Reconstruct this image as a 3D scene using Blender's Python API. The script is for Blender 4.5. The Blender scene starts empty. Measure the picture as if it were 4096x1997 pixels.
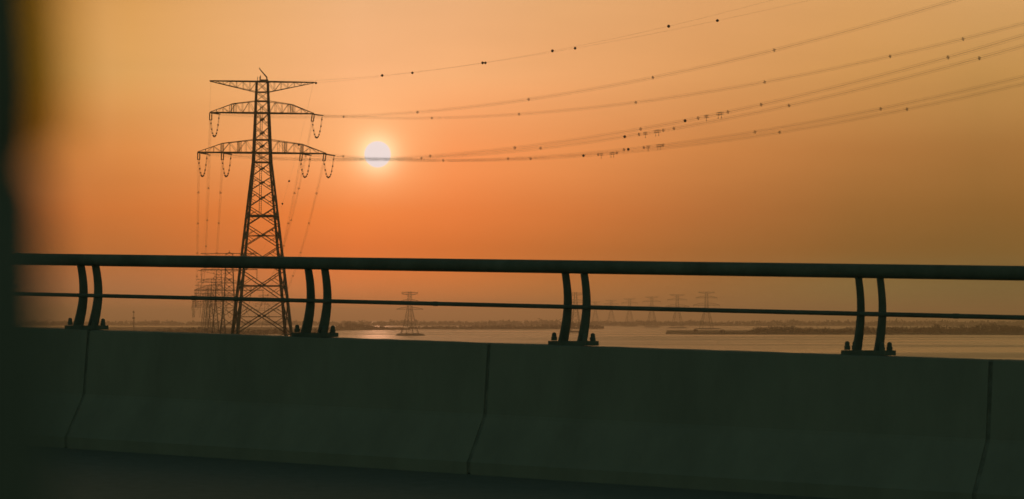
import bpy, math, random
from mathutils import Vector, Matrix

scene = bpy.context.scene
col = scene.collection
R = math.radians

# ------------------------------------------------------------------ camera
FPX, PITCH = 11382.0, math.atan(275.5 / 11382.0)      # focal length in pixels of the 4096 px wide photograph
EYE = 20.0                                            # eye height above the water
cam = bpy.data.cameras.new('camera')
cam.lens, cam.sensor_width = 100.04, 36.0
cam.clip_start, cam.clip_end = 0.05, 60000
cam.dof.use_dof = True
cam.dof.focus_distance = 42.0
cam.dof.aperture_fstop = 10.0
camo = bpy.data.objects.new('camera', cam)
col.objects.link(camo)
camo.location = (0, 0, EYE)
camo.rotation_euler = (math.pi / 2 + PITCH, 0, 0)
scene.camera = camo

# ------------------------------------------------------------------ exposure
scene.view_settings.view_transform = 'Standard'
scene.view_settings.look = 'None'
scene.view_settings.exposure = 0
scene.view_settings.gamma = 1
scene.view_settings.use_curve_mapping = False
scene.cycles.use_denoising = True
scene.cycles.max_bounces = 6
scene.cycles.volume_bounces = 0

# ------------------------------------------------------------------ sky (a hazy sunset: colour by compass direction and height)
SUN_AZ, SUN_EL = -2.708, 3.30
EL = [6.41, 4.90, 3.39, 2.13, 1.38, 0.62, -0.1]
AZ = [-7.65, -3.16, -1.15, 0.87, 3.88, 6.87, 9.34]
#GRID_BEGIN
GRID = [
 [(0.723,0.353,0.101),(0.773,0.388,0.116),(0.774,0.276,0.067),(0.707,0.190,0.036),(0.578,0.158,0.030),(0.552,0.184,0.062),(0.552,0.184,0.062)],
 [(0.891,0.470,0.217),(1.002,0.481,0.215),(1.080,0.450,0.165),(1.023,0.235,0.041),(0.932,0.186,0.030),(0.956,0.233,0.051),(0.956,0.233,0.051)],
 [(0.875,0.449,0.204),(0.979,0.465,0.195),(1.068,0.346,0.108),(0.939,0.224,0.046),(0.813,0.174,0.025),(0.845,0.212,0.038),(0.845,0.212,0.038)],
 [(0.810,0.411,0.171),(0.899,0.411,0.160),(0.920,0.316,0.093),(0.772,0.201,0.041),(0.639,0.160,0.025),(0.608,0.181,0.033),(0.608,0.181,0.033)],
 [(0.757,0.369,0.141),(0.781,0.355,0.121),(0.659,0.236,0.062),(0.518,0.162,0.036),(0.415,0.137,0.026),(0.353,0.138,0.032),(0.353,0.138,0.032)],
 [(0.718,0.360,0.124),(0.663,0.315,0.094),(0.495,0.194,0.048),(0.335,0.133,0.028),(0.257,0.108,0.020),(0.217,0.151,0.043),(0.217,0.151,0.043)],
 [(0.664,0.351,0.126),(0.561,0.283,0.081),(0.394,0.170,0.041),(0.272,0.118,0.024),(0.212,0.104,0.021),(0.161,0.121,0.037),(0.161,0.121,0.037)],
]
#GRID_END
AZ = [-9.6] + AZ; GRID = [[tuple(v * k for v, k in zip(c, (.84, .86, .92))) for c in GRID[0]]] + GRID
world = bpy.data.worlds.new('World')
scene.world = world
world.use_nodes = True
wt = world.node_tree
wt.nodes.clear()
N = wt.nodes.new
def link(a, b): wt.links.new(a, b)
def math_(op, a, b=None):
    n = N('ShaderNodeMath'); n.operation = op
    for k, v in enumerate((a, b)):
        if v is None: continue
        if isinstance(v, (int, float)): n.inputs[k].default_value = v
        else: link(v, n.inputs[k])
    return n.outputs[0]
def mapr(v, a, b, smooth=True):
    n = N('ShaderNodeMapRange'); n.interpolation_type = 'SMOOTHSTEP' if smooth else 'LINEAR'
    link(v, n.inputs['Value']); n.inputs['From Min'].default_value = a; n.inputs['From Max'].default_value = b
    return n.outputs['Result']
def mixc(fac, a, b, blend='MIX'):
    n = N('ShaderNodeMix'); n.data_type = 'RGBA'; n.blend_type = blend; n.clamp_result = False
    for sock, v in ((n.inputs['Factor'], fac), (n.inputs['A'], a), (n.inputs['B'], b)):
        if isinstance(v, (int, float)): sock.default_value = v
        elif isinstance(v, tuple): sock.default_value = (*v, 1)
        else: link(v, sock)
    return n.outputs['Result']
tc = N('ShaderNodeTexCoord')
sx = N('ShaderNodeSeparateXYZ'); link(tc.outputs['Generated'], sx.inputs[0])
az = math_('MULTIPLY', math_('ARCTAN2', sx.outputs[0], sx.outputs[1]), 180 / math.pi)
el = math_('MULTIPLY', math_('ARCSINE', sx.outputs[2]), 180 / math.pi)
elf = mapr(el, -1.0, 9.0, False)
cur = None
for i, colm in enumerate(GRID):
    r = N('ShaderNodeValToRGB'); r.color_ramp.interpolation = 'LINEAR'
    e = r.color_ramp.elements
    stops = sorted(zip([(v + 1) / 10 for v in EL], colm))
    while len(e) < len(stops): e.new(0.5)
    for k, (p, c) in enumerate(stops):
        e[k].position = p; e[k].color = (*c, 1)
    link(elf, r.inputs[0])
    cur = r.outputs[0] if cur is None else mixc(mapr(az, AZ[i - 1], AZ[i], False), cur, r.outputs[0])
# angle from the sun
sd = N('ShaderNodeVectorMath'); sd.operation = 'DOT_PRODUCT'
SUN = (math.sin(R(SUN_AZ)) * math.cos(R(SUN_EL)), math.cos(R(SUN_AZ)) * math.cos(R(SUN_EL)), math.sin(R(SUN_EL)))
nv = N('ShaderNodeVectorMath'); nv.operation = 'NORMALIZE'; link(tc.outputs['Generated'], nv.inputs[0])
sub = N('ShaderNodeVectorMath'); sub.operation = 'DISTANCE'; link(nv.outputs[0], sub.inputs[0]); sub.inputs[1].default_value = SUN
ang = math_('MULTIPLY', sub.outputs['Value'], 180 / math.pi)     # chord = angle for small angles
halo = math_('POWER', 2.718, math_('MULTIPLY', math_('POWER', math_('DIVIDE', ang, 0.62), 1.3), -1.0))
cur = mixc(1.0, cur, mixc(halo, (0, 0, 0), (0.24, 0.20, 0.11)), 'ADD')
halo2 = math_('POWER', 2.718, math_('MULTIPLY', math_('POWER', math_('DIVIDE', ang, 0.37), 2.0), -1.0))
cur = mixc(1.0, cur, mixc(halo2, (0, 0, 0), (0.10, 0.46, 0.34)), 'ADD')
# faint uneven layers in the haze of the sky
lm = N('ShaderNodeMapping'); lm.inputs['Scale'].default_value = (5.0, 5.0, 34.0); link(tc.outputs['Generated'], lm.inputs[0])
ln = N('ShaderNodeTexNoise'); ln.inputs['Scale'].default_value = 1.6; ln.inputs['Detail'].default_value = 5.0; link(lm.outputs[0], ln.inputs['Vector'])
lay = N('ShaderNodeMapRange'); link(ln.outputs['Fac'], lay.inputs[0]); lay.inputs['From Min'].default_value = .3; lay.inputs['From Max'].default_value = .7
lay.inputs['To Min'].default_value = .965; lay.inputs['To Max'].default_value = 1.035
lv = N('ShaderNodeVectorMath'); lv.operation = 'SCALE'; link(cur, lv.inputs[0]); link(lay.outputs[0], lv.inputs['Scale']); cur = lv.outputs[0]
# away from the sun the dusk sky itself
sky = N('ShaderNodeTexSky'); sky.sky_type = 'NISHITA'; sky.sun_disc = False
sky.sun_elevation = R(SUN_EL); sky.sun_rotation = R(SUN_AZ)
sky.air_density = 1.5; sky.dust_density = 4.0
dome = mixc(1.0, sky.outputs[0], (0.086, 0.126, 0.106), 'MULTIPLY')
dome = mixc(mapr(el, 12.0, 60.0), dome, mixc(1.0, dome, (0.36, 0.36, 0.36), 'MULTIPLY'))
far_ = mapr(ang, 12.0, 34.0)
cur = mixc(far_, cur, dome)
disc = mapr(ang, 0.272, 0.256)
cur = mixc(disc, cur, (0.95, 0.81, 0.78))
bg = N('ShaderNodeBackground'); link(cur, bg.inputs[0]); bg.inputs[1].default_value = 1.0
wo = N('ShaderNodeOutputWorld'); link(bg.outputs[0], wo.inputs[0])

# ------------------------------------------------------------------ sun
sl = bpy.data.lights.new('sun', 'SUN')
sl.energy = 0.0055; sl.angle = R(0.5); sl.color = (1.0, 0.46, 0.26)
so = bpy.data.objects.new('sun', sl); col.objects.link(so)
so.rotation_euler = Vector(SUN).to_track_quat('Z', 'Y').to_euler()

# ------------------------------------------------------------------ helpers
class MB:
    def __init__(s): s.v, s.f = [], []
    def box(s, c, size, M=None):
        x, y, z = [k / 2 for k in size]; n = len(s.v)
        for sx_, sy_, sz_ in ((-1,-1,-1),(1,-1,-1),(1,1,-1),(-1,1,-1),(-1,-1,1),(1,-1,1),(1,1,1),(-1,1,1)):
            p = Vector((sx_*x, sy_*y, sz_*z))
            if M: p = M @ p
            s.v.append(tuple(p + Vector(c)))
        s.f += [(n,n+3,n+2,n+1),(n+4,n+5,n+6,n+7),(n,n+1,n+5,n+4),(n+1,n+2,n+6,n+5),(n+2,n+3,n+7,n+6),(n+3,n,n+4,n+7)]
    def bar(s, a, b, w, w2=None, n=4):
        a, b = Vector(a), Vector(b); d = (b - a)
        if d.length < 1e-6: return
        d.normalize(); w2 = w2 or w
        u = d.cross(Vector((0, 0, 1)))
        if u.length < 1e-3: u = d.cross(Vector((1, 0, 0)))
        u.normalize(); t = d.cross(u); k0 = len(s.v)
        q = 0.7071 if n == 4 else 0.5
        for P, ww in ((a, w), (b, w2)):
            for k in range(n):
                an = 2 * math.pi * (k + .5) / n
                s.v.append(tuple(P + (u * math.cos(an) + t * math.sin(an)) * ww * q))
        for k in range(n):
            s.f.append((k0+k, k0+(k+1) % n, k0+n+(k+1) % n, k0+n+k))
        s.f.append(tuple(k0+k for k in range(n))[::-1]); s.f.append(tuple(k0+n+k for k in range(n)))
    def tube(s, pts, r, n=6):
        pts = [Vector(p) for p in pts]; k0 = len(s.v)
        for i, P in enumerate(pts):
            d = (pts[min(i+1, len(pts)-1)] - pts[max(i-1, 0)]).normalized()
            u = d.cross(Vector((0, 0, 1)))
            if u.length < 1e-3: u = Vector((1, 0, 0))
            u.normalize(); t = d.cross(u)
            for k in range(n):
                an = 2 * math.pi * k / n
                s.v.append(tuple(P + (u * math.cos(an) + t * math.sin(an)) * r))
        for i in range(len(pts) - 1):
            for k in range(n):
                a = k0 + i*n; s.f.append((a+k, a+(k+1) % n, a+n+(k+1) % n, a+n+k))
        s.f.append(tuple(range(k0, k0+n))[::-1]); e = k0 + (len(pts)-1)*n; s.f.append(tuple(range(e, e+n)))
    def lathe(s, c, prof, M=None, n=12):
        k0 = len(s.v)
        for z, r in prof:
            for k in range(n):
                an = 2*math.pi*k/n; p = Vector((r*math.cos(an), r*math.sin(an), z))
                if M: p = M @ p
                s.v.append(tuple(p + Vector(c)))
        for i in range(len(prof)-1):
            for k in range(n):
                a = k0+i*n; s.f.append((a+k, a+(k+1) % n, a+n+(k+1) % n, a+n+k))
        s.f.append(tuple(range(k0, k0+n))[::-1]); e = k0+(len(prof)-1)*n; s.f.append(tuple(range(e, e+n)))
    def ball(s, c, r, n=12, sq=1.0):
        s.lathe(c, [(-r*sq*math.cos(math.pi*i/8), max(1e-3, r*math.sin(math.pi*i/8))) for i in range(9)], None, n)
    def build(s, name, mat, parent=None, smooth=False):
        me = bpy.data.meshes.new(name); me.from_pydata(s.v, [], s.f); me.update()
        if smooth:
            for p in me.polygons: p.use_smooth = True
        me.materials.append(mat)
        o = bpy.data.objects.new(name, me); col.objects.link(o)
        if parent: o.parent = parent
        return o

def tag(o, label=None, cat=None, group=None, kind=None):
    for k, v in (('label', label), ('category', cat), ('group', group), ('kind', kind)):
        if v: o[k] = v
    return o
def empty(name, loc, label, cat, group=None, rz=0):
    o = bpy.data.objects.new(name, None); col.objects.link(o)
    o.location = loc; o.rotation_euler = (0, 0, rz)
    return tag(o, label, cat, group)
def copy_tree(o, parent=None):
    c = o.copy(); col.objects.link(c); c.parent = parent
    for ch in list(o.children): copy_tree(ch, c)
    return c
def px(x, D): return (x - 2048) / FPX * D            # pixel column of the photograph at depth D -> metres

def material(name, base, rough=0.6, metal=0.0, noise=None, bump=None, spec=0.5):
    m = bpy.data.materials.new(name); m.use_nodes = True
    t = m.node_tree; b = t.nodes['Principled BSDF']
    b.inputs['Base Color'].default_value = (*base, 1); b.inputs['Roughness'].default_value = rough
    b.inputs['Metallic'].default_value = metal; b.inputs['Specular IOR Level'].default_value = spec
    g = t.nodes.new('ShaderNodeTexCoord')
    if noise:
        scale, amount, stretch = noise
        mp = t.nodes.new('ShaderNodeMapping'); mp.inputs['Scale'].default_value = stretch
        t.links.new(g.outputs['Object'], mp.inputs[0])
        n = t.nodes.new('ShaderNodeTexNoise'); n.inputs['Scale'].default_value = scale; n.inputs['Detail'].default_value = 6
        n.inputs['Roughness'].default_value = 0.65
        t.links.new(mp.outputs[0], n.inputs['Vector'])
        r = t.nodes.new('ShaderNodeValToRGB')
        r.color_ramp.elements[0].position = 0.3; r.color_ramp.elements[1].position = 0.7
        r.color_ramp.elements[0].color = (*[c * (1 - amount) for c in base], 1)
        r.color_ramp.elements[1].color = (*[min(1, c * (1 + amount)) for c in base], 1)
        t.links.new(n.outputs['Fac'], r.inputs[0]); t.links.new(r.outputs[0], b.inputs['Base Color'])
    if bump:
        n = t.nodes.new('ShaderNodeTexNoise'); n.inputs['Scale'].default_value = bump[0]; n.inputs['Detail'].default_value = 5
        t.links.new(g.outputs['Object'], n.inputs['Vector'])
        bp = t.nodes.new('ShaderNodeBump'); bp.inputs['Strength'].default_value = bump[1]; bp.inputs['Distance'].default_value = bump[2]
        t.links.new(n.outputs['Fac'], bp.inputs['Height']); t.links.new(bp.outputs[0], b.inputs['Normal'])
    return m
M_conc = material('weathered_concrete', (.30, .31, .28), .9, noise=(2.2, .13, (1, 1, .35)), bump=(60, .25, .004), spec=.2)
M_joint = material('joint_rubber', (.24, .25, .23), .9, noise=(9, .3, (1, 1, 1)))
M_rail = material('painted_steel_rail', (.17, .19, .17), .65, 0.0, noise=(5, .25, (1, 1, 1)), bump=(90, .12, .002), spec=.25)
M_asph = material('asphalt', (.22, .23, .215), .95, noise=(9, .10, (1, 1, 1)), bump=(140, .2, .004), spec=.2)
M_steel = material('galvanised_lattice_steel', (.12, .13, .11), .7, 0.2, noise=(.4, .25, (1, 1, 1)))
M_glassins = material('insulator_glaze', (.10, .07, .05), .35, noise=(3, .2, (1, 1, 1)))
M_wire = material('aluminium_conductor', (.10, .10, .085), .6, 0.3, noise=(2, .2, (1, 1, 1)))
M_ball = material('marker_ball_paint', (.035, .03, .03), .6, noise=(3, .2, (1, 1, 1)))
M_land = material('marsh_grass', (.045, .075, .032), .95, noise=(.02, .4, (1, 1, 1)), spec=.1)
M_stone = material('rubble_stone', (.14, .13, .11), .95, noise=(.6, .4, (1, 1, 1)))
M_leaf = material('tree_foliage', (.030, .060, .024), .9, noise=(.12, .45, (1, 1, 1)), spec=.1)
M_bark = material('tree_bark', (.07, .055, .04), .95, noise=(2, .3, (1, 1, .3)))
M_trim = material('car_trim_plastic', (.20, .22, .20), .75, noise=(40, .15, (1, 1, 1)), bump=(400, .1, .0005), spec=.25)
M_paint = material('car_body_paint', (.05, .06, .055), .35, noise=(6, .08, (1, 1, 1)))

# ------------------------------------------------------------------ water
mw = bpy.data.materials.new('estuary_water'); mw.use_nodes = True
t = mw.node_tree; b = t.nodes['Principled BSDF']
b.inputs['Base Color'].default_value = (.06, .15, .09, 1); b.inputs['IOR'].default_value = 1.333
g = t.nodes.new('ShaderNodeTexCoord')
def wnoise(scale, stretch, detail):
    mp = t.nodes.new('ShaderNodeMapping'); mp.inputs['Scale'].default_value = stretch; mp.inputs['Rotation'].default_value = (0, 0, R(8))
    t.links.new(g.outputs['Object'], mp.inputs[0])
    n = t.nodes.new('ShaderNodeTexNoise'); n.inputs['Scale'].default_value = scale; n.inputs['Detail'].default_value = detail
    t.links.new(mp.outputs[0], n.inputs['Vector']); return n.outputs['Fac']
n1 = wnoise(.25, (1, 1.6, 1), 4); n2 = wnoise(.003, (.6, 1.5, 1), 7)
bp = t.nodes.new('ShaderNodeBump'); bp.inputs['Strength'].default_value = .35; bp.inputs['Distance'].default_value = .5
t.links.new(n1, bp.inputs['Height']); t.links.new(bp.outputs[0], b.inputs['Normal'])
rr = t.nodes.new('ShaderNodeMapRange'); t.links.new(n2, rr.inputs[0])
rr.inputs['From Min'].default_value = .42; rr.inputs['From Max'].default_value = .62
rr.inputs['To Min'].default_value = .24; rr.inputs['To Max'].default_value = .38
t.links.new(rr.outputs[0], b.inputs['Roughness'])
w = MB(); w.v = [(-9000, -1500, 0), (9000, -1500, 0), (9000, 25000, 0), (-9000, 25000, 0)]; w.f = [(0, 1, 2, 3)]
tag(w.build('water', mw), kind='structure')

# ------------------------------------------------------------------ bridge: deck, parapet, railing
RO = Vector((-.149 * 23.44 - .012, 23.44 + .008, 0))               # railing line, first post pair
RD = Vector((.8233, -.5676, 0)); RN = Vector((.5676, .8233, 0))
def zt(s): return EYE - .092 - .0221 * s              # top of the parapet along the bridge (2.2 % grade)
def rp(s, n=0, z=0): return RO + RD * s + RN * n + Vector((0, 0, zt(s) + z))
def sweep(mb, prof, s0, s1, step=1.0, jitter=0, rnd=None):
    n = max(1, int(round((s1 - s0) / step))); k0 = len(mb.v); m = len(prof)
    for i in range(n + 1):
        s = s0 + (s1 - s0) * i / n
        for (nn, z) in prof:
            j = rnd.uniform(-jitter, jitter) if jitter else 0
            mb.v.append(tuple(rp(s, nn, z + (j if z > -.05 else 0))))
    for i in range(n):
        for k in range(m):
            a = k0 + i*m; mb.f.append((a+k, a+(k+1) % m, a+m+(k+1) % m, a+m+k))
    mb.f.append(tuple(range(k0, k0+m))); e = k0+n*m; mb.f.append(tuple(range(e, e+m))[::-1])
DECK = -.955
d = MB(); sweep(d, [(-34, DECK), (.30, DECK), (.30, DECK-.35), (-34, DECK-.35)], -70, 60, 5)
tag(d.build('bridge_deck', M_asph), kind='structure')
rnd = random.Random(4)
seams = [-11.95, -7.92, -3.89, .13, 4.13, 8.16, 12.19, 16.2, 20.23, 24.26]
pw = {0: 'under the first pair of railing posts at the far left', }
labs = ['grey concrete parapet segment beyond the left frame edge, farthest up the bridge',
        'grey concrete parapet segment just outside the left frame edge',
        'dark concrete parapet segment at the far left, ending at the leftmost joint',
        'dark concrete parapet segment between the leftmost and middle joints, below the big pylon',
        'dark concrete parapet segment between the middle and rightmost joints',
        'dark concrete parapet segment at the far right, past the rightmost joint',
        'grey concrete parapet segment outside the right frame edge']
prof = [(-.115, -.006), (-.100, 0), (.100, 0), (.115, -.01), (.12, DECK), (-.375, DECK), (-.375, DECK+.09), (-.352, DECK+.12), (-.175, -.545), (-.165, -.52)]
labs.append('grey concrete parapet segment two places outside the right frame edge')
for i in range(1, 8):
    a, e = seams[i] + .016, seams[i+1] - .016
    root = empty('concrete_parapet', rp((a+e)/2, 0, DECK), (labs + ['grey concrete parapet segment farthest outside the right frame edge'])[i], 'parapet', 'precast concrete parapet segments of the bridge')
    off = -root.location
    mb = MB(); sweep(mb, prof, a, e, .12, .0022, rnd)
    mb.v = [tuple(Vector(v) + off) for v in mb.v]; mb.build('barrier_body', M_conc, root)
    j = MB(); sweep(j, [(-.100, -.012), (.10, -.012), (.10, DECK+.01), (-.362, DECK+.01), (-.362, DECK+.095), (-.338, DECK+.125), (-.160, -.54), (-.152, -.52)], e, e + .032, .032)
    j.v = [tuple(Vector(v) + off) for v in j.v]; j.build('joint_seal', M_joint, root)

rail = empty('bridge_railing', rp(4.8, 0, 0), 'dark steel bridge railing with paired curved posts on the concrete parapet', 'railing')
ro = -rail.location
def rbuild(mb, name, mat, parent=rail, smooth=False):
    mb.v = [tuple(Vector(v) + ro) for v in mb.v]
    return mb.build(name, mat, parent, smooth)
mb = MB(); ring = [(.050*math.cos(k*math.pi/8), .573 + .048*math.sin(k*math.pi/8)) for k in range(16)]
mb.tube([rp(-8 + i, 0, .573) for i in range(33)], .049, 16); rbuild(mb, 'handrail', M_rail, smooth=True)
mb = MB(); mb.tube([rp(-8 + i, .012, .281) for i in range(33)], .0165, 10); rbuild(mb, 'middle_rail', M_rail, smooth=True)
Mrz = Matrix.Rotation(math.atan2(RD.y, RD.x), 3, 'Z')
for s in (-2.4+1.15, 1.15, 3.55, 7.85, 11.3):                # sleeves of the middle rail
    mb = MB(); mb.tube([rp(s-.018, .012, .281), rp(s+.018, .012, .281)], .0188, 10); rbuild(mb, 'rail_sleeve', M_rail)
def post_mesh(s):
    mb = MB(); th = .013; K = 14; k0 = 0
    for i in range(K + 1):
        f = i / K; z = .03 + f * (.545 - .03)
        bow = .056 * math.sin(math.pi * min(1, f * .93)) ** 1.0 + .012 * f
        wd = .113 - .02 * math.sin(math.pi * min(1, f)) * .3 - .036 * f
        for a_, n_ in ((-th, -wd/2), (th, -wd/2), (th, wd/2), (-th, wd/2)):
            p = RO + RD * (s + a_ * .6) + RN * (bow + n_ - .012) + Vector((0, 0, zt(s) + z)); mb.v.append(tuple(p))
    for i in range(K):
        for k in range(4):
            a = i*4; mb.f.append((a+k, a+(k+1) % 4, a+4+(k+1) % 4, a+4+k))
    mb.f.append((3, 2, 1, 0)); e = K*4; mb.f.append((e, e+1, e+2, e+3))
    return mb
for u in range(-3, 10):
    s0 = u * 2.4
    mb = MB()
    c = rp(s0, 0, .017); mb.box(c, (.33, .17, .034), Mrz)
    bp_ = rbuild(mb, 'base_plate', M_rail)
    mb = MB()
    for a_ in (-.082, .082): pass
    for q in (-.082, .082):
        rbuild(post_mesh(s0 + q), 'curved_post', M_rail)
    for sa in (-.132, .132):
        for sn in (-.055, .055):
            nb = MB(); P = rp(s0 + sa, sn, .034)
            nb.lathe(P, [(0, .021), (.026, .021), (.028, .0165), (.048, .0165), (.056, .012), (.060, .003)], None, 8)
            rbuild(nb, 'anchor_bolt', M_rail, bp_)

# ------------------------------------------------------------------ the car the picture is taken from
car = empty('car_door', (-.2, .35, 18.75), 'dark out of focus car door and window pillar at the left edge of the photo', 'car door')
DZ = 18.75
def cbuild(mb, name, mat):
    mb.v = [tuple(Vector(v) - car.location) for v in mb.v]; return mb.build(name, mat, car, True)
D0 = Vector((-.0596, .353, 0))                         # lower front edge of the pillar, seen from the driver's side
def dp(tt, nn, z): return D0 + RD * tt + RN * nn + Vector((0, 0, z))
mb = MB(); Zs = [19.6, 19.80, 19.985, 20.000, 20.0155, 20.0190, 20.0212, 20.0295, 20.040, 20.2, 20.4]
edge = [.010, .005, .0000, -.0007, -.0010, -.0032, -.0020, -.0016, -.0027, -.013, -.030]   # forward edge of the pillar (trim with a notch)
for z, e_ in zip(Zs, edge):
    for tt, nn in ((e_ - .006, -.004), (e_, .004), (e_ - .062, .045), (-.20, .05), (-.21, .0), (-.10, -.014)):
        mb.v.append(tuple(dp(tt, nn, z)))
m = 6
for i in range(len(Zs)-1):
    for k in range(m):
        a = i*m; mb.f.append((a+k, a+(k+1) % m, a+m+(k+1) % m, a+m+k))
mb.f.append(tuple(range(m))[::-1]); mb.f.append(tuple(range((len(Zs)-1)*m, len(Zs)*m)))
cbuild(mb, 'window_pillar', M_trim)
M_fringe = bpy.data.materials.new('fringe_tint'); M_fringe.use_nodes = True  # see-through yellow tint imitating the colour fringe at the blurred pillar edge
_t = M_fringe.node_tree; _t.nodes.clear()
_a = _t.nodes.new('ShaderNodeBsdfTransparent'); _a.inputs[0].default_value = (.72, .66, .20, 1)
_n = _t.nodes.new('ShaderNodeOutputMaterial'); _t.links.new(_a.outputs[0], _n.inputs[0])
mb = MB(); zz = [20.0205, 20.0212, 20.0295, 20.040, 20.2, 20.4]; ee = [-.0024, -.0018, -.0014, -.0025, -.0128, -.0298]
for z, e_ in zip(zz, ee):
    for tt, nn in ((e_ - .004, .0045), (e_ + .0036, .0045), (e_ + .0036, .0052), (e_ - .004, .0052)): mb.v.append(tuple(dp(tt, nn, z)))
for i in range(len(zz)-1):
    for k in range(4): a = i*4; mb.f.append((a+k, a+(k+1) % 4, a+4+(k+1) % 4, a+4+k))
mb.f.append((3, 2, 1, 0)); mb.f.append(tuple(range(20, 24)))
cbuild(mb, 'added_fringe_strip', M_fringe)  # added strip, no real door part; it only tints light passing the pillar
mb = MB(); Mr = Mrz
mb.box(dp(.45, .02, 19.70), (1.1, .12, .16), Mr); cbuild(mb, 'window_sill', M_trim)
mb = MB(); mb.box(dp(.45, .0, 20.43), (1.1, .07, .06), Mr); cbuild(mb, 'roof_rail', M_trim)
mb = MB(); mb.box(dp(.45, .04, 19.26), (1.1, .10, .70), Mr); cbuild(mb, 'door_panel', M_paint)

# ------------------------------------------------------------------ lattice pylons
def lerp(a, b, f): return a + (b - a) * f
class Tower:
    def __init__(s, widths, nodes, arms, th=1.0, belts=(), detail=True, open_base=None):
        s.widths, s.nodes, s.arms, s.th, s.belts, s.detail, s.open_base = widths, nodes, arms, th, belts, detail, open_base
    def w(s, z):
        ws = s.widths
        for (z0, w0), (z1, w1) in zip(ws, ws[1:]):
            if z <= z1: return lerp(w0, w1, (z - z0) / (z1 - z0))
        return ws[-1][1]
    def corner(s, z, k):
        h = s.w(z) / 2; sx_, sy_ = ((-1,-1),(1,-1),(1,1),(-1,1))[k]
        return Vector((sx_*h, sy_*h, z))
    def build(s, root):
        th = s.th; ztop = s.widths[-1][0]
        for k in range(4):
            mb = MB(); zs = sorted(set([z for z, _ in s.widths] + list(s.nodes)))
            for a, b_ in zip(zs, zs[1:]):
                wa = lerp(.54, .19, a / ztop) * th; wb = lerp(.54, .19, b_ / ztop) * th
                mb.bar(s.corner(a, k), s.corner(b_, k), wa, wb)
            mb.build('leg', M_steel, root)
        mb = MB(); ns = s.nodes
        for i, (a, b_) in enumerate(zip(ns, ns[1:])):
            wd = lerp(.20, .10, a / ztop) * th
            for k in range(4):
                k2 = (k + 1) % 4
                A0, A1, B0, B1 = s.corner(a, k), s.corner(a, k2), s.corner(b_, k), s.corner(b_, k2)
                if s.open_base and b_ <= s.open_base:           # inverted V legs, open arch between them
                    mid = (B0 + B1) / 2
                    mb.bar(A0, mid, wd); mb.bar(A1, mid, wd); mb.bar(B0, B1, wd)
                    continue
                mb.bar(A0, B1, wd); mb.bar(A1, B0, wd)
                if s.detail and (b_ - a) > 3:                    # gusset at the crossing, struts to the legs
                    fz = s.w(a) / (s.w(a) + s.w(b_)); C_ = (A0 + (B1 - A0) * fz)
                    n_ = (A1 - A0).normalized()
                    dims = (.85, .14, .55) if k % 2 == 0 else (.14, .85, .55)
                    mb.box(C_, dims)
                    q = .5
                    mb.bar(A0 + (B0-A0)*.5, A0 + (B1-A0)*fz*.5, wd*.6); mb.bar(A1 + (B1-A1)*.5, A1 + (B0-A1)*fz*.5, wd*.6)
                    mb.bar(A0 + (B0-A0)*.5, B0 + (A1-B0)*(1-fz)*.5, wd*.6); mb.bar(A1 + (B1-A1)*.5, B1 + (A0-B1)*(1-fz)*.5, wd*.6)
        for z, wd in s.belts:
            for k in range(4): mb.bar(s.corner(z, k), s.corner(z, (k+1) % 4), wd)
            mb.bar(s.corner(z, 0), s.corner(z, 2), wd*.5); mb.bar(s.corner(z, 1), s.corner(z, 3), wd*.5)
        mb.build('lattice_bracing', M_steel, root)
        for arm in s.arms: s.arm(root, **arm)
    def arm(s, root, z0, half, prof, wc=.23, wu=.11, posts=()):
        """z0 main chord level; prof: (x, dz) of the other chord from the mast to the tip"""
        mb = MB(); h = s.w(z0) / 2; th = s.th
        for sg in (-1, 1):
            P = [(h, prof[0][1])] + list(prof[1:])
            def dep(x): return lerp(h, .22, (x - h) / (half - h))
            for sy_ in (-1, 1):
                mb.bar((sg*h, sy_*h, z0), (sg*half, sy_*.22, z0), wc*th)
                for (x0, d0), (x1, d1) in zip(P, P[1:]):
                    mb.bar((sg*x0, sy_*dep(x0), z0+d0), (sg*x1, sy_*dep(x1), z0+d1), wu*th)
            nseg = 7 if s.detail else 4
            pts = []
            for i in range(nseg + 1):
                x = lerp(h, half, i / nseg); dz = 0
                for (x0, d0), (x1, d1) in zip(P, P[1:]):
                    if x0 - 1e-6 <= x <= x1 + 1e-6: dz = lerp(d0, d1, (x-x0)/(x1-x0))
                pts.append((x, dz))
            for i, (x, dz) in enumerate(pts):
                for sy_ in (-1, 1):
                    mb.bar((sg*x, sy_*dep(x), z0), (sg*x, sy_*dep(x), z0+dz), .055*th)
                    if i:
                        xp, dp_ = pts[i-1]
                        if i % 2: mb.bar((sg*xp, sy_*dep(xp), z0), (sg*x, sy_*dep(x), z0+dz), .055*th)
                        else: mb.bar((sg*xp, sy_*dep(xp), z0+dp_), (sg*x, sy_*dep(x), z0), .055*th)
                if i:
                    xp, dp_ = pts[i-1]
                    mb.bar((sg*xp, -dep(xp), z0), (sg*x, dep(x), z0), .06*th)
                mb.bar((sg*x, -dep(x), z0), (sg*x, dep(x), z0), .06*th)
            for x, dz in posts:
                for e_ in (-.28, .28):
                    for sy_ in (-1, 1): mb.bar((sg*(x+e_), sy_*dep(x), z0), (sg*(x+e_), sy_*dep(x), z0+dz), .09*th)
        for sy_ in (-1, 1):
            mb.bar((-h, sy_*h, z0), (h, sy_*h, z0), wc*1.15*th); mb.bar((-h, sy_*h, z0+prof[0][1]), (h, sy_*h, z0+prof[0][1]), .14*th)
        mb.build('crossarm', M_steel, root)

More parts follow.
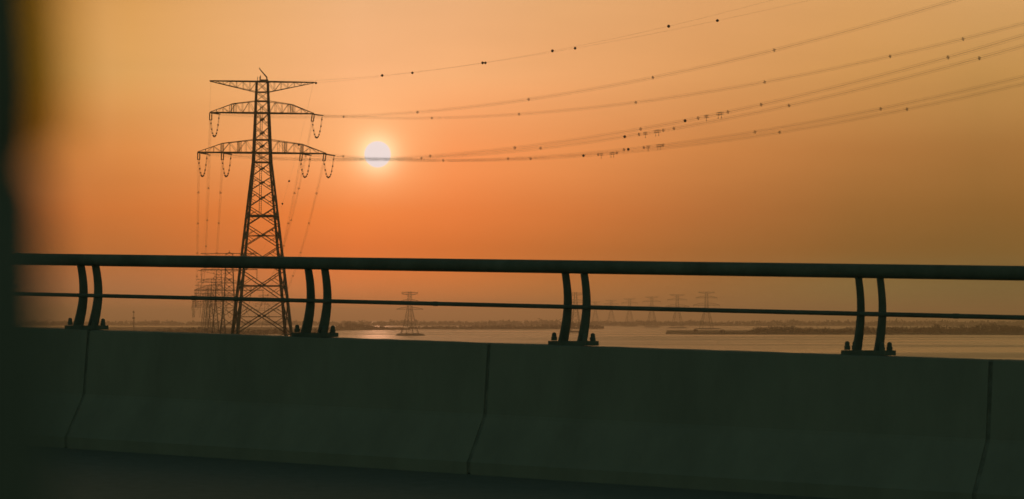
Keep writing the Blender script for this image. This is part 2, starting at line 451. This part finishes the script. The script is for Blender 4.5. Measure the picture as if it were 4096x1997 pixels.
head = [dict(z0=80.0, half=13.3, prof=[(0, -2.7), (13.3, -.12)], wc=.19),
        dict(z0=72.0, half=13.2, prof=[(0, 3.0), (7.5, 2.25), (13.2, .1)], posts=[(7.5, 2.3)]),
        dict(z0=61.9, half=16.3, prof=[(0, 3.3), (5.7, 2.85), (10.1, 2.3), (16.3, .1)], posts=[(5.7, 2.9), (10.1, 2.3)], wc=.25)]
hn = [61.9, 65.2, 68.6, 72.0, 75.0, 77.4, 80.0]
main_tower = Tower([(0, 16.9), (59.5, 4.4), (61.9, 4.2), (80, 2.8)],
                   [0, 8, 16.3, 24.5, 31.9, 38.2, 43.5, 48.2, 52.4, 56.0, 59.5] + hn, head, 1.3,
                   [(20.4, .16), (28.2, .3), (45.9, .42), (59.5, .26), (61.9, .35), (65.2, .24), (72, .3), (75, .24), (77.3, .2), (35, .14), (40.9, .14)])
ARM = R(11)
MT = Vector((-63.3, 720, 0))
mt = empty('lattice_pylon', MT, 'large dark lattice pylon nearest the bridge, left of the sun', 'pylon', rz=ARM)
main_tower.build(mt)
# ladder with cable run inside the mast, and the davit on top
mb = MB()
for x in (-.55, -.05): mb.bar((x-.2, -.2, 46), (x+.1, -.2, 73.5), .12)
for i in range(50): mb.bar((-.72+i*.0, -.2, 46.4+i*.54), (-.05, -.2, 46.4+i*.54), .05)
mb.build('climbing_ladder', M_steel, mt)
mb = MB(); mb.bar((1.2, 0, 80.1), (1.15, 0, 81.2), .3); mb.bar((1.15, 0, 81.1), (-.5, 0, 83.0), .3, .22); mb.bar((-.5, 0, 82.9), (-.75, 0, 83.5), .2)
mb.box((.55, 0, 80.35), (1.9, .7, .35)); mb.bar((-.45, 0, 80.2), (-.45, 0, 81.5), .22)
mb.build('service_davit', M_steel, mt)
for k in (0, 1):
    mb = MB(); x = (-1.1, -.7)[k]; mb.bar((x*1.2, -1.4, 80.1), (x*1.2, -1.4, 81.1), .12); mb.build('air_terminal', M_steel, mt)

def loc_main(x, z, y=0):
    c, s_ = math.cos(ARM), math.sin(ARM)
    return MT + Vector((x*c - y*s_, x*s_ + y*c, z))
OUT = Vector((.5, -.866, 0)); 
TA = Vector((-133.5, 1344, 0))
def away_dir(x, z, zend, b):
    a = loc_main(x, 0); e = TA + Vector((x, 0, 0)); dd = (e - a); L = Vector((dd.x, dd.y, 0)).length
    sl_ = (zend - z) / L - b * L
    return Vector((dd.x/L, dd.y/L, 0)), sl_, L
b_out = 3.219e-4
slopes = {-13: -.0955, 13: -.0941, -16: -.0946, -10: -.0941, 10: -.0930, 16: -.0921}
arms_pts = [(-13, 72.0), (13, 72.0), (-16, 61.9), (-10, 61.9), (10, 61.9), (16, 61.9)]
def ins_string(a, b_):
    """one insulator string: rod with discs"""
    mb = MB(); a, b_ = Vector(a), Vector(b_); mb.bar(a, b_, .07)
    q = (b_ - a).to_track_quat('Z', 'Y').to_matrix(); L = (b_ - a).length; n = int(L / .24)
    for i in range(1, n):
        mb.lathe(a + (b_ - a) * (i / n), [(-.06, .05), (-.02, .15), (.02, .15), (.06, .05)], q, 7)
    return mb
inv = mt.matrix_world.inverted() if False else (Matrix.Rotation(-ARM, 4, 'Z') @ Matrix.Translation(-MT))
def toloc(mb): mb.v = [tuple(inv @ Vector(v)) for v in mb.v]; return mb
ends = {}
for x, z in arms_pts:
    ad, asl, _ = away_dir(x, z, 29.5 if z < 65 else 39.5, 1.7e-4)
    ai = loc_main(x, z - .1)
    LI = 5.2
    A_ = ad + Vector((0, 0, asl - .12)); O_ = OUT + Vector((0, 0, slopes[x] - .03))
    side = Vector((ad.y, -ad.x, 0)) * .27
    eo = ai + O_ * LI; ea = ai + A_ * LI
    for tgt, nm in ((ea, 'a'), (eo, 'o')):
        sd_ = side if nm == 'a' else Vector((OUT.y, -OUT.x, 0)) * .27
        for q in (-1, 1): toloc(ins_string(ai + sd_*q, tgt + sd_*q)).build('insulator_string', M_glassins, mt)
        mb = MB(); mb.bar(tgt + sd_*1.25, tgt - sd_*1.25, .16); toloc(mb).build('yoke_plate', M_steel, mt)
    ends[x] = (ea, eo)
    # jumper loop below the arm
    mb = MB(); n = 22; pts = []
    for i in range(n + 1):
        f = i / n; p = ea.lerp(eo, f); zz = -4.9 * (1 - abs(2*f - 1) ** 2.3)
        pts.append(p + Vector((0, 0, zz)))
    for off_ in (-.12, .12): mb.tube([p + Vector((off_, 0, off_)) for p in pts], .035, 4)
    for i in range(1, n, 2): mb.box(pts[i], (.34, .22, .34))
    toloc(mb).build('jumper_loop', M_wire, mt)

# ------------------------------------------------------------------ conductors
def s_at(P, u, x4096):
    """distance along a straight plan line where it crosses a given photo column"""
    k = (x4096 - 2048) / FPX
    return (k * P.y - P.x) / (u.x - k * u.y)
def conductor(P, u, a, b, L, label, group, n=4, r=.0125, gap=.20, spacers=(), balls=(), weights=(), seg=48, ballr=.28):
    root = empty('power_line', P, label, 'power line', group)
    nrm = Vector((u.y, -u.x, 0))
    def pt(s_): return u * s_ + Vector((0, 0, a * s_ + b * s_ * s_))
    offs = {4: [(-.447,-1.34),(1.34,-.447),(.447,1.34),(-1.34,.447)], 2: [(-1,0),(1,0)], 1: [(0,0)]}[n]
    for ox, oz in offs:
        mb = MB(); mb.tube([pt(L * i / seg) + nrm*ox*gap + Vector((0, 0, oz*gap)) for i in range(seg+1)], r, 4)
        mb.build('wire', M_wire, root)
    for s_ in spacers:
        mb = MB(); c = pt(s_)
        cs = [c + nrm*ox*gap + Vector((0, 0, oz*gap)) for ox, oz in offs]
        for i in range(len(cs)):
            mb.bar(cs[i], cs[(i+1) % len(cs)], .05); mb.bar(c, cs[i], .04)
            mb.box(cs[i], (.08, .08, .08))
        mb.box(c, (.10, .10, .12)); mb.build('spacer', M_wire, root)
    for s_ in balls:
        mb = MB(); mb.ball(pt(s_), ballr, 14); mb.build('marker_ball', M_ball, root, True)
    for s_, big in weights:
        c = pt(s_); mb = MB(); wd = .95 if big else .5
        e0, e1 = c - u*wd, c + u*wd
        for q in (-1, 1):
            for zz in (-gap, gap): mb.bar(e0 + nrm*gap*q + Vector((0,0,zz)), e1 + nrm*gap*q + Vector((0,0,zz)), .05)
        for k in range(5):
            f_ = k / 4; mb.bar(e0.lerp(e1, f_) - Vector((0,0,gap)), e0.lerp(e1, f_) + Vector((0,0,gap)), .04)
        for f_ in ((.2, .75) if big else (.5,)):
            q = e0.lerp(e1, f_); mb.bar(q, q - Vector((0, 0, .85)), .05); mb.box(q - Vector((0, 0, .8)), (.14, .1, .14))
        mb.build('damper_weight', M_wire, root)
    return root
k_ = 1.59
ob = {-13: dict(sp=[1050, 1330, 1643, 1949], b=[], w=[], lb='thick bundled line rising right, topmost of the six'),
      13: dict(sp=[864, 1086, 1306, 1600, 1925, 2241, 2425], b=[], w=[], lb='thick bundled line rising right, second from the top of the six'),
      -16: dict(sp=[1082, 1295, 1612, 1757, 1832, 1916, 2387], b=[1724], w=[(1778, 0), (1812, 1)], lb='thick bundled line with black ball and hanging weights, third from the top of the six'),
      -10: dict(sp=[1060, 1360, 1608, 1669, 1696, 1986, 2466], b=[1572], w=[(1624, 0), (1654, 1)], lb='thick bundled line with black ball and hanging weights, fourth from the top of the six'),
      10: dict(sp=[1278, 1570, 1620, 1669, 1900, 2217], b=[1581], w=[(1631, 0), (1659, 1)], lb='thick bundled line with black ball and hanging weights, fifth from the top of the six'),
      16: dict(sp=[863, 1115, 1335, 1505, 1552, 1962, 2283], b=[1468], w=[(1513, 0), (1541, 1)], lb='lowest thick bundled line right of the sun, black ball near its low point')}
for x, z in arms_pts:
    o = ob[x]; P0 = loc_main(x, z - .1); eo = ends[x][1]
    S = lambda c: s_at(P0, OUT, c * k_) - 5.2
    a = slopes[x] + 2 * b_out * 5.2
    conductor(eo, OUT, a, b_out, 425, o['lb'], 'bundled power lines crossing to the right', 4,
              spacers=[S(c) for c in o['sp']], balls=[S(c) for c in o['b']], weights=[(S(c), g_) for c, g_ in o['w']])
for x, a, b_, L, bl, lb in ((13, -.0351, 1.732e-4, 400, [794, 1037, 1221, 1447, 1806], 'thin wire with black balls rising right from the pylon top, lower of two'),
                        (-13, -.0855, 2.973e-4, 400, [961, 1214, 1390, 1683], 'thin wire with black balls rising right from the pylon top, steeper of two')):
    P0 = loc_main(x, 79.8)
    conductor(P0, OUT, a, b_, L, lb, 'earth wires crossing to the right', 1, r=.011, balls=[s_at(P0, OUT, c * k_) for c in bl], ballr=.30)

# spans behind the big pylon, and the row of pylons beyond it
short_head = [dict(z0=50.7, half=13.3, prof=[(0, -2.7), (13.3, -.12)], wc=.19),
        dict(z0=43.0, half=13.2, prof=[(0, 3.0), (7.5, 2.25), (13.2, .1)], posts=[(7.5, 2.3)]),
        dict(z0=33.3, half=16.3, prof=[(0, 3.3), (5.7, 2.85), (10.1, 2.3), (16.3, .1)], posts=[(5.7, 2.9), (10.1, 2.3)], wc=.25)]
short = Tower([(0, 10.8), (31, 4.6), (50.7, 3.0)], [0, 8, 15, 20.5, 25, 28.5, 31, 33.3, 36.5, 39.7, 43, 46, 48.2, 50.7], short_head, 1.15,
              [(15, .2), (25, .2), (31, .25), (33.3, .3), (43, .3), (46, .2)])
def hang_strings(root, pts, L):
    for x, z in pts:
        for q in (-.3, .3): ins_string((x+q, 0, z), (x+q*.4, 0, z-L)).build('insulator_string', M_glassins, root)
Ds = [1344, 1812, 2230, 2640, 3050, 3470]
row_lab = ['second pylon behind the big one, its top arm just above the handrail', 'third pylon of the receding left row',
           'fourth pylon of the receding left row', 'fifth pylon of the receding left row', 'sixth hazy pylon of the receding left row',
           'farthest, faintest pylon of the receding left row']
bx, ax = 213500.0, 758.0
proto = None; row = [MT]
for i, D in enumerate(Ds):
    X = px(ax + bx / D, D); row.append(Vector((X, D, 0)))
    if i == 0:
        proto = empty('lattice_pylon', (X, D, 0), row_lab[0], 'pylon', 'pylons receding behind the big one', rz=R(6.5))
        short.build(proto)
        hang_strings(proto, [(sx_*x, z) for sx_ in (-1, 1) for x, z in ((13, 43), (16, 33.3), (10, 33.3))], 4.2)
        mb = MB(); mb.bar((0, 0, 50.7), (0, 0, 52.2), .5, .1); mb.bar((-.6, 0, 51), (.6, 0, 51), .3); mb.build('top_light', M_steel, proto)
    else:
        c = copy_tree(proto); c.location = (X, D, 0); c['label'] = row_lab[i]
wl = {-13: 'upper left line', 13: 'upper right line', -16: 'outer left line', -10: 'inner left line', 10: 'inner right line', 16: 'outer right line'}
for x, z in arms_pts:
    ze = 29.5 if z < 65 else 39.5
    ad, asl, L = away_dir(x, z, ze, 1.7e-4); ea = ends[x][0]
    P0 = loc_main(x, z); L2 = L - 5.2
    a2 = (ze - ea.z) / L2 - 1.7e-4 * L2
    ee = TA + Vector((x, 0, 0)); dd = Vector((ee.x - ea.x, ee.y - ea.y, 0)); L2 = dd.length; dd.normalize()
    a2 = (ze - ea.z) / L2 - 1.7e-4 * L2
    conductor(ea, dd, a2, 1.7e-4, L2, wl[x] + ' sagging from the big pylon back to the row behind', 'power lines behind the big pylon', 4,
              spacers=[L2 * f_ for f_ in (.07, .15, .25, .36, .5, .66, .82)], seg=36)
for x in (13, -13):
    P0 = loc_main(x, 79.8); ee = TA + Vector((x, 0, 0)); dd = Vector((ee.x-P0.x, ee.y-P0.y, 0)); L = dd.length; dd.normalize()
    conductor(P0, dd, (50.7-79.8)/L - 1e-4*L, 1e-4, L, ('right' if x > 0 else 'left') + ' earth wire descending behind the big pylon' + (' with black marker balls' if x > 0 else ''),
              'earth wires behind the big pylon', 1, r=.011, balls=[s_at(P0, dd, c*k_) for c in (751, 727, 710, 697, 686)] if x > 0 else (), ballr=.33, seg=30)
ordn = ['first', 'second', 'third']
for i in range(1, 4):
    A_, B_ = row[i], row[i+1]
    for x, z in [(-13, 39), (13, 39), (-16, 29.1), (-10, 29.1), (10, 29.1), (16, 29.1)]:
        P0 = A_ + Vector((x, 0, z)); dd = B_ - A_; L = dd.length; dd.normalize()
        mb = MB(); mb.tube([dd*(L*k/20) + Vector((0, 0, 8.5*((2*k/20-1)**2-1))) for k in range(21)], .085, 4)
        o = mb.build('power_line', M_wire); o.location = P0
        tag(o, 'sagging ' + wl[x] + ' on the ' + ordn[i-1] + ' span of the receding left pylon row', 'power line', 'power lines along the left pylon row')

# far right row over the water, and single pylons on islets
big_head = [dict(z0=68.6, half=15.7, prof=[(0, -3.2), (15.7, -.3)], wc=.5, wu=.35),
            dict(z0=58.0, half=21, prof=[(0, 3.6), (11, 2.6), (21, .3)], wc=.5, wu=.35),
            dict(z0=44.5, half=25.5, prof=[(0, 4.2), (13, 3.2), (25.5, .3)], wc=.55, wu=.35)]
bigt = Tower([(0, 22), (40, 6.0), (44.5, 5.4), (68.6, 4.2)], [0, 12, 22, 30, 36, 40, 44.5, 49, 53.5, 58, 62, 65.4, 68.6], big_head, 1.25,
             [(12, .3), (22, .3), (30, .3), (40, .35), (44.5, .4), (58, .4)], detail=False, open_base=12)
rr_ = [(2826, 5270, 'nearest and darkest pylon of the faint right row, beside the tree covered island'), (2709, 5860, 'second pylon from the right in the faint row over the water'),
       (2607, 6437, 'third pylon from the right in the faint row over the water'), (2518, 7075, 'fourth pylon from the right in the faint row over the water'),
       (2445, 7625, 'fifth pylon from the right in the faint row over the water'), (2381, 8355, 'faintest pylon of the right row, nearest the third railing post pair')]
bproto = None
def islet(x, y, r, h, label, sq=.5):
    rn = random.Random(int(x)); mb = MB(); K = 22; rings = [(1.0, -.3), (.93, .5*h), (.8, h), (.4, h*1.1)]
    for fr, z in rings:
        for k in range(K):
            an = 2*math.pi*k/K; q = r*fr*(1 + .07*math.sin(3*an+x) + rn.uniform(-.04, .04))
            mb.v.append((q*math.cos(an), q*sq*math.sin(an), z + rn.uniform(-.1, .1)*h))
    for i in range(len(rings)-1):
        for k in range(K): mb.f.append((i*K+k, i*K+(k+1) % K, (i+1)*K+(k+1) % K, (i+1)*K+k))
    mb.f.append(tuple(range((len(rings)-1)*K, len(rings)*K)))
    o = mb.build('islet', M_stone); o.location = (x, y, 0)
    tag(o, label, kind='structure'); return o
for i, (xp, D, lb) in enumerate(rr_):
    X = px(xp, D)
    if i == 0:
        bproto = empty('lattice_pylon', (X, D, 0), lb, 'pylon', 'faint pylons of the row at the right', rz=R(12)); bigt.build(bproto)
        hang_strings(bproto, [(sx_*x, z) for sx_ in (-1, 1) for x, z in ((20.5, 58), (25, 44.5), (15, 44.5))], 5)
    else:
        c = copy_tree(bproto); c.location = (X, D, 0); c['label'] = lb
    islet(X, D, 20 if i else 26, 1.8, 'low dark stone islet under a pylon of the right row')
is_head = [dict(z0=50.2, half=10.2, prof=[(0, -3.0), (10.2, -1.6)], wc=.55, wu=.5), dict(z0=38.5, half=14.5, prof=[(0, 3.4), (8, 2.6), (14.5, .4)], wc=.4, wu=.3),
           dict(z0=30.5, half=17, prof=[(0, 2.8), (9, 2.0), (17, .4)], wc=.35, wu=.25)]
isl = Tower([(0, 17), (12, 10.5), (30.5, 4.8), (51.6, 2.8)], [0, 12, 18, 23, 27, 30.5, 34.5, 38.5, 42.4, 46.3, 50.2], is_head, 1.05,
            [(12, .35), (23, .25), (30.5, .35), (38.5, .35), (50.2, .35)], detail=False, open_base=12)
D = 3300; ip = empty('lattice_pylon', (px(1639, D), D, 0), 'single hazy pylon standing on a small islet right of the second railing post pair', 'pylon', rz=R(28))
isl.build(ip); islet(px(1639, D), D, 17.5, 2.4, 'small dark stone islet under the single hazy pylon', .45)
c = copy_tree(ip); c.location = (px(2302, 4065), 4065, 0); c.rotation_euler = (0, 0, R(10)); c.scale = (1.1, 1.1, 1.12)
c['label'] = 'faint pylon seen between the two curved posts of the third railing pair'
islet(px(2296, 4065), 4065, 19, 2.0, 'dark stone islet seen between the third pair of railing posts')
c = copy_tree(ip); c.location = (px(1066, 3700), 3700, 0); c.rotation_euler = (0, 0, R(5))
c['label'] = 'faint distant pylon seen through the lower body of the big pylon'

# radio mast far left
mast = empty('radio_mast', (px(535, 3900), 3900, 0), 'thin faint radio mast with platform above the far left treeline', 'mast')
mb = MB()
for k in range(3):
    an = 2*math.pi*k/3; mb.bar((1.0*math.cos(an), 1.0*math.sin(an), 0), (.4*math.cos(an), .4*math.sin(an), 28), .4, .3)
for i in range(14):
    for k in range(3):
        a0 = 2*math.pi*k/3; a1 = a0 + 2*math.pi/3; r0 = lerp(1.0, .4, i/14); r1 = lerp(1.0, .4, (i+1)/14)
        mb.bar((r0*math.cos(a0), r0*math.sin(a0), i*2), (r1*math.cos(a1), r1*math.sin(a1), i*2+2), .2)
mb.build('mast_frame', M_steel, mast)
mb = MB(); mb.lathe((0, 0, 19.5), [(0, 1.2), (.4, 1.9), (1.6, 1.9), (2.0, 1.4)], None, 10); mb.build('platform', M_steel, mast)
mb = MB(); mb.lathe((0, 0, 27.5), [(0, .5), (.4, 1.3), (2.2, 1.2), (2.4, .3)], None, 10); mb.bar((0, 0, 29), (0, 0, 31.5), .25); mb.build('antenna', M_steel, mast)

# ------------------------------------------------------------------ land and trees
def land(name, outline, h, label):
    """low marsh land: outline at the water line, raised inside"""
    mb = MB(); n = len(outline); cx = sum(p[0] for p in outline)/n; cy = sum(p[1] for p in outline)/n
    rings = [(1.0, -.3), (.995, h*.6), (.98, h), (.5, h*1.2)]
    for fr, z in rings:
        for x, y in outline: mb.v.append((cx + (x-cx)*fr, cy + (y-cy)*fr, z))
    for i in range(len(rings)-1):
        for k in range(n): mb.f.append((i*n+k, i*n+(k+1) % n, (i+1)*n+(k+1) % n, (i+1)*n+k))
    mb.f.append(tuple(range((len(rings)-1)*n, len(rings)*n)))
    o = mb.build(name, M_land); return tag(o, label, kind='structure')
def shore(pts_front, depth_back, seed):
    """pts_front: (photo column, depth) of the near water line; returns a closed irregular outline"""
    rn = random.Random(seed); f_ = []
    for (x0, d0), (x1, d1) in zip(pts_front, pts_front[1:]):
        n = max(3, int(abs(x1 - x0) / 25))
        for k in range(n):
            f = k/n; D = lerp(d0, d1, f) + rn.uniform(-1, 1) * 18; f_.append((px(lerp(x0, x1, f), D), D))
    x1, d1 = pts_front[-1]; f_.append((px(x1, d1), d1))
    back = [(px(x, depth_back), depth_back + rn.uniform(-30, 30)) for x in
            [lerp(pts_front[-1][0] - 8, pts_front[0][0] + 8, k/14) for k in range(15)]]
    return f_ + back
land('marsh_island', shore([(2660, 3650), (2760, 3560), (3100, 3520), (3700, 3480), (4700, 3300)], 4600, 1), .9, 'low wooded marsh island at the right')
land('marsh_shore', shore([(-900, 2900), (500, 3000), (900, 3150), (1250, 3900), (1360, 4640), (1500, 4900), (1620, 5050)], 6400, 2), .8, 'low marshy shore at the left')
land('marsh_spit', shore([(1640, 5300), (1850, 5150), (2150, 5100), (2330, 5400), (2420, 5700)], 6100, 3), .8, 'low spit of land in the middle distance')
land('far_shore', shore([(-1500, 8200), (1500, 7900), (2500, 7700), (3300, 7600), (5200, 7400)], 10500, 5), 1.0, 'far shore of the estuary in the haze')

def crown(mb, c, rx, rz_, n, rn, leaf, ry=None):
    """leaf clumps spread through an uneven crown"""
    lobes = [(rn.uniform(-.55, .55)*rx, rn.uniform(-.55, .55)*(ry or rx), rn.uniform(-.45, .55)*rz_, rn.uniform(.35, .62)) for _ in range(7)]
    for _ in range(n):
        lx, ly, lz, lr = rn.choice(lobes)
        d_ = Vector((rn.gauss(0, 1), rn.gauss(0, 1), rn.gauss(0, 1))).normalized() * rn.uniform(.55, 1.0) ** .5 * lr
        p = Vector((c[0] + lx + d_.x*rx, c[1] + ly + d_.y*(ry or rx), c[2] + lz + d_.z*rz_))
        k0 = len(mb.v); s_ = leaf*rn.uniform(.6, 1.4)
        for _k in range(3):
            mb.v.append(tuple(p + Vector((rn.gauss(0, 1), rn.gauss(0, 1), rn.gauss(0, 1))) * s_))
        mb.f.append((k0, k0+1, k0+2))
def woodland(name, x0, x1, D0, D1, hfun, label, seed, step=7.0, rows=2, leaf=.75, n=55):
    rn = random.Random(seed); mb = MB()
    for r_ in range(rows):
        D = lerp(D0, D1, r_/max(1, rows-1)) if rows > 1 else D0
        X, XE = px(x0, D), px(x1, D)
        while X < XE:
            xp = X/D*FPX + 2048; h = hfun(xp) * (rn.uniform(.72, 1.02) + .14*math.sin(X*.045 + seed) + .10*math.sin(X*.017 + 2*seed))
            if h > 1.2:
                rx = h*rn.uniform(.45, .75); crown(mb, (X, D + rn.uniform(-25, 25), h*.5), rx, h*.55, n, rn, leaf)
            X += step*.62*rn.uniform(.4, 1.6)
    o = mb.build(name, M_leaf); return tag(o, label, 'woodland', kind='stuff')
def interp(tab):
    def f(x):
        for (a, ha), (b_, hb) in zip(tab, tab[1:]):
            if a <= x <= b_: return lerp(ha, hb, (x-a)/(b_-a))
        return 0
    return f
woodland('woodland', 3000, 4400, 3640, 3900, interp([(3000, 3), (3040, 8), (3120, 8.5), (3170, 10.5), (3210, 9), (3280, 10), (3360, 8), (3420, 9.5), (3520, 9), (3600, 9.5), (3680, 10.5), (3740, 12.5), (3790, 11), (3860, 10.5), (3960, 12.5), (4020, 11), (4400, 11)]),
         'dark band of trees along the right island', 11, rows=3, n=70)
woodland('scrub', 2700, 3040, 3640, 3720, interp([(2700, 0), (2740, 1.3), (2900, 2.0), (3040, 3.5)]), 'low scrub on the left tip of the right island', 12, step=5, n=25, leaf=.5)
woodland('woodland', -300, 1330, 3300, 3500, interp([(-300, 9), (480, 7), (600, 8.5), (700, 8), (850, 9), (1000, 7.5), (1150, 8), (1250, 6), (1330, 4)]), 'hazy band of trees on the left shore', 13, rows=2, n=60)
woodland('woodland', 1300, 1640, 4900, 5000, interp([(1300, 5), (1345, 7), (1360, 11), (1400, 13.5), (1450, 12.5), (1480, 9), (1500, 6), (1640, 3)]), 'mound of trees between the second post pair and the sun glint', 14, step=8, n=60, leaf=1.0)
woodland('woodland', 1640, 2420, 5300, 5500, interp([(1640, 3), (1850, 6), (1880, 8), (2000, 7.5), (2150, 8), (2175, 12), (2200, 12), (2230, 8), (2300, 10), (2420, 5)]), 'thin band of trees on the middle spit', 15, step=9, n=60, leaf=1.1)
woodland('woodland', -1200, 4900, 8000, 8300, interp([(-1200, 12), (1200, 12), (2300, 14), (2700, 12), (3100, 13), (4900, 13)]), 'faint far treeline on the horizon', 16, step=16, n=36, leaf=2.2)
def tree(xp, D, h, wd, label, group='single trees on the far shores'):
    root = empty('tree', (px(xp, D), D, .7), label, 'tree', group)
    rn = random.Random(xp); mb = MB(); mb.bar((0, 0, 0), (.1, 0, h*.5), h*.05, h*.03, 6)
    for k in range(4):
        an = k*1.7; mb.bar((.05, 0, h*(.3+.05*k)), (h*.22*math.cos(an), h*.22*math.sin(an), h*(.55+.06*k)), h*.02, h*.01, 5)
    mb.build('trunk', M_bark, root)
    mb = MB(); crown(mb, (0, 0, h*.58), wd/2, h*.42, 420, rn, .42); mb.build('crown', M_leaf, root)
for xp, D, h, wd, lb in ((2781, 3640, 5.5, 7, 'small round bush like tree at the left tip of the right island'),
                         (2888, 3660, 4.8, 9, 'wide low tree on the right island, second from its left tip'),
                         (3036, 3650, 9, 13, 'round tree at the left end of the dark tree band'),
                         (1530, 4960, 9, 10, 'lone faint tree left of the islet pylon'),
                         (3745, 3630, 13, 13, 'tallest tree of the dark band, right of the fourth post pair'),
                         (3160, 3630, 10.5, 11, 'tree standing slightly above the dark band, left of the fourth post pair')):
    tree(xp, D, h, wd, lb)

# ------------------------------------------------------------------ haze: one closed box round everything
hz = bpy.data.materials.new('haze_air'); hz.use_nodes = True
t = hz.node_tree; t.nodes.clear()
pv = t.nodes.new('ShaderNodeVolumePrincipled'); pv.inputs['Color'].default_value = (.97, .95, .93, 1)
pv.inputs['Density'].default_value = 1.25e-4; pv.inputs['Anisotropy'].default_value = .88
ou = t.nodes.new('ShaderNodeOutputMaterial'); t.links.new(pv.outputs[0], ou.inputs['Volume'])
mb = MB(); mb.box((0, 11900, 49.5), (18400, 27400, 101)); h_ = mb.build('haze', hz)
tag(h_, 'warm haze hanging over the estuary', 'haze', kind='stuff')
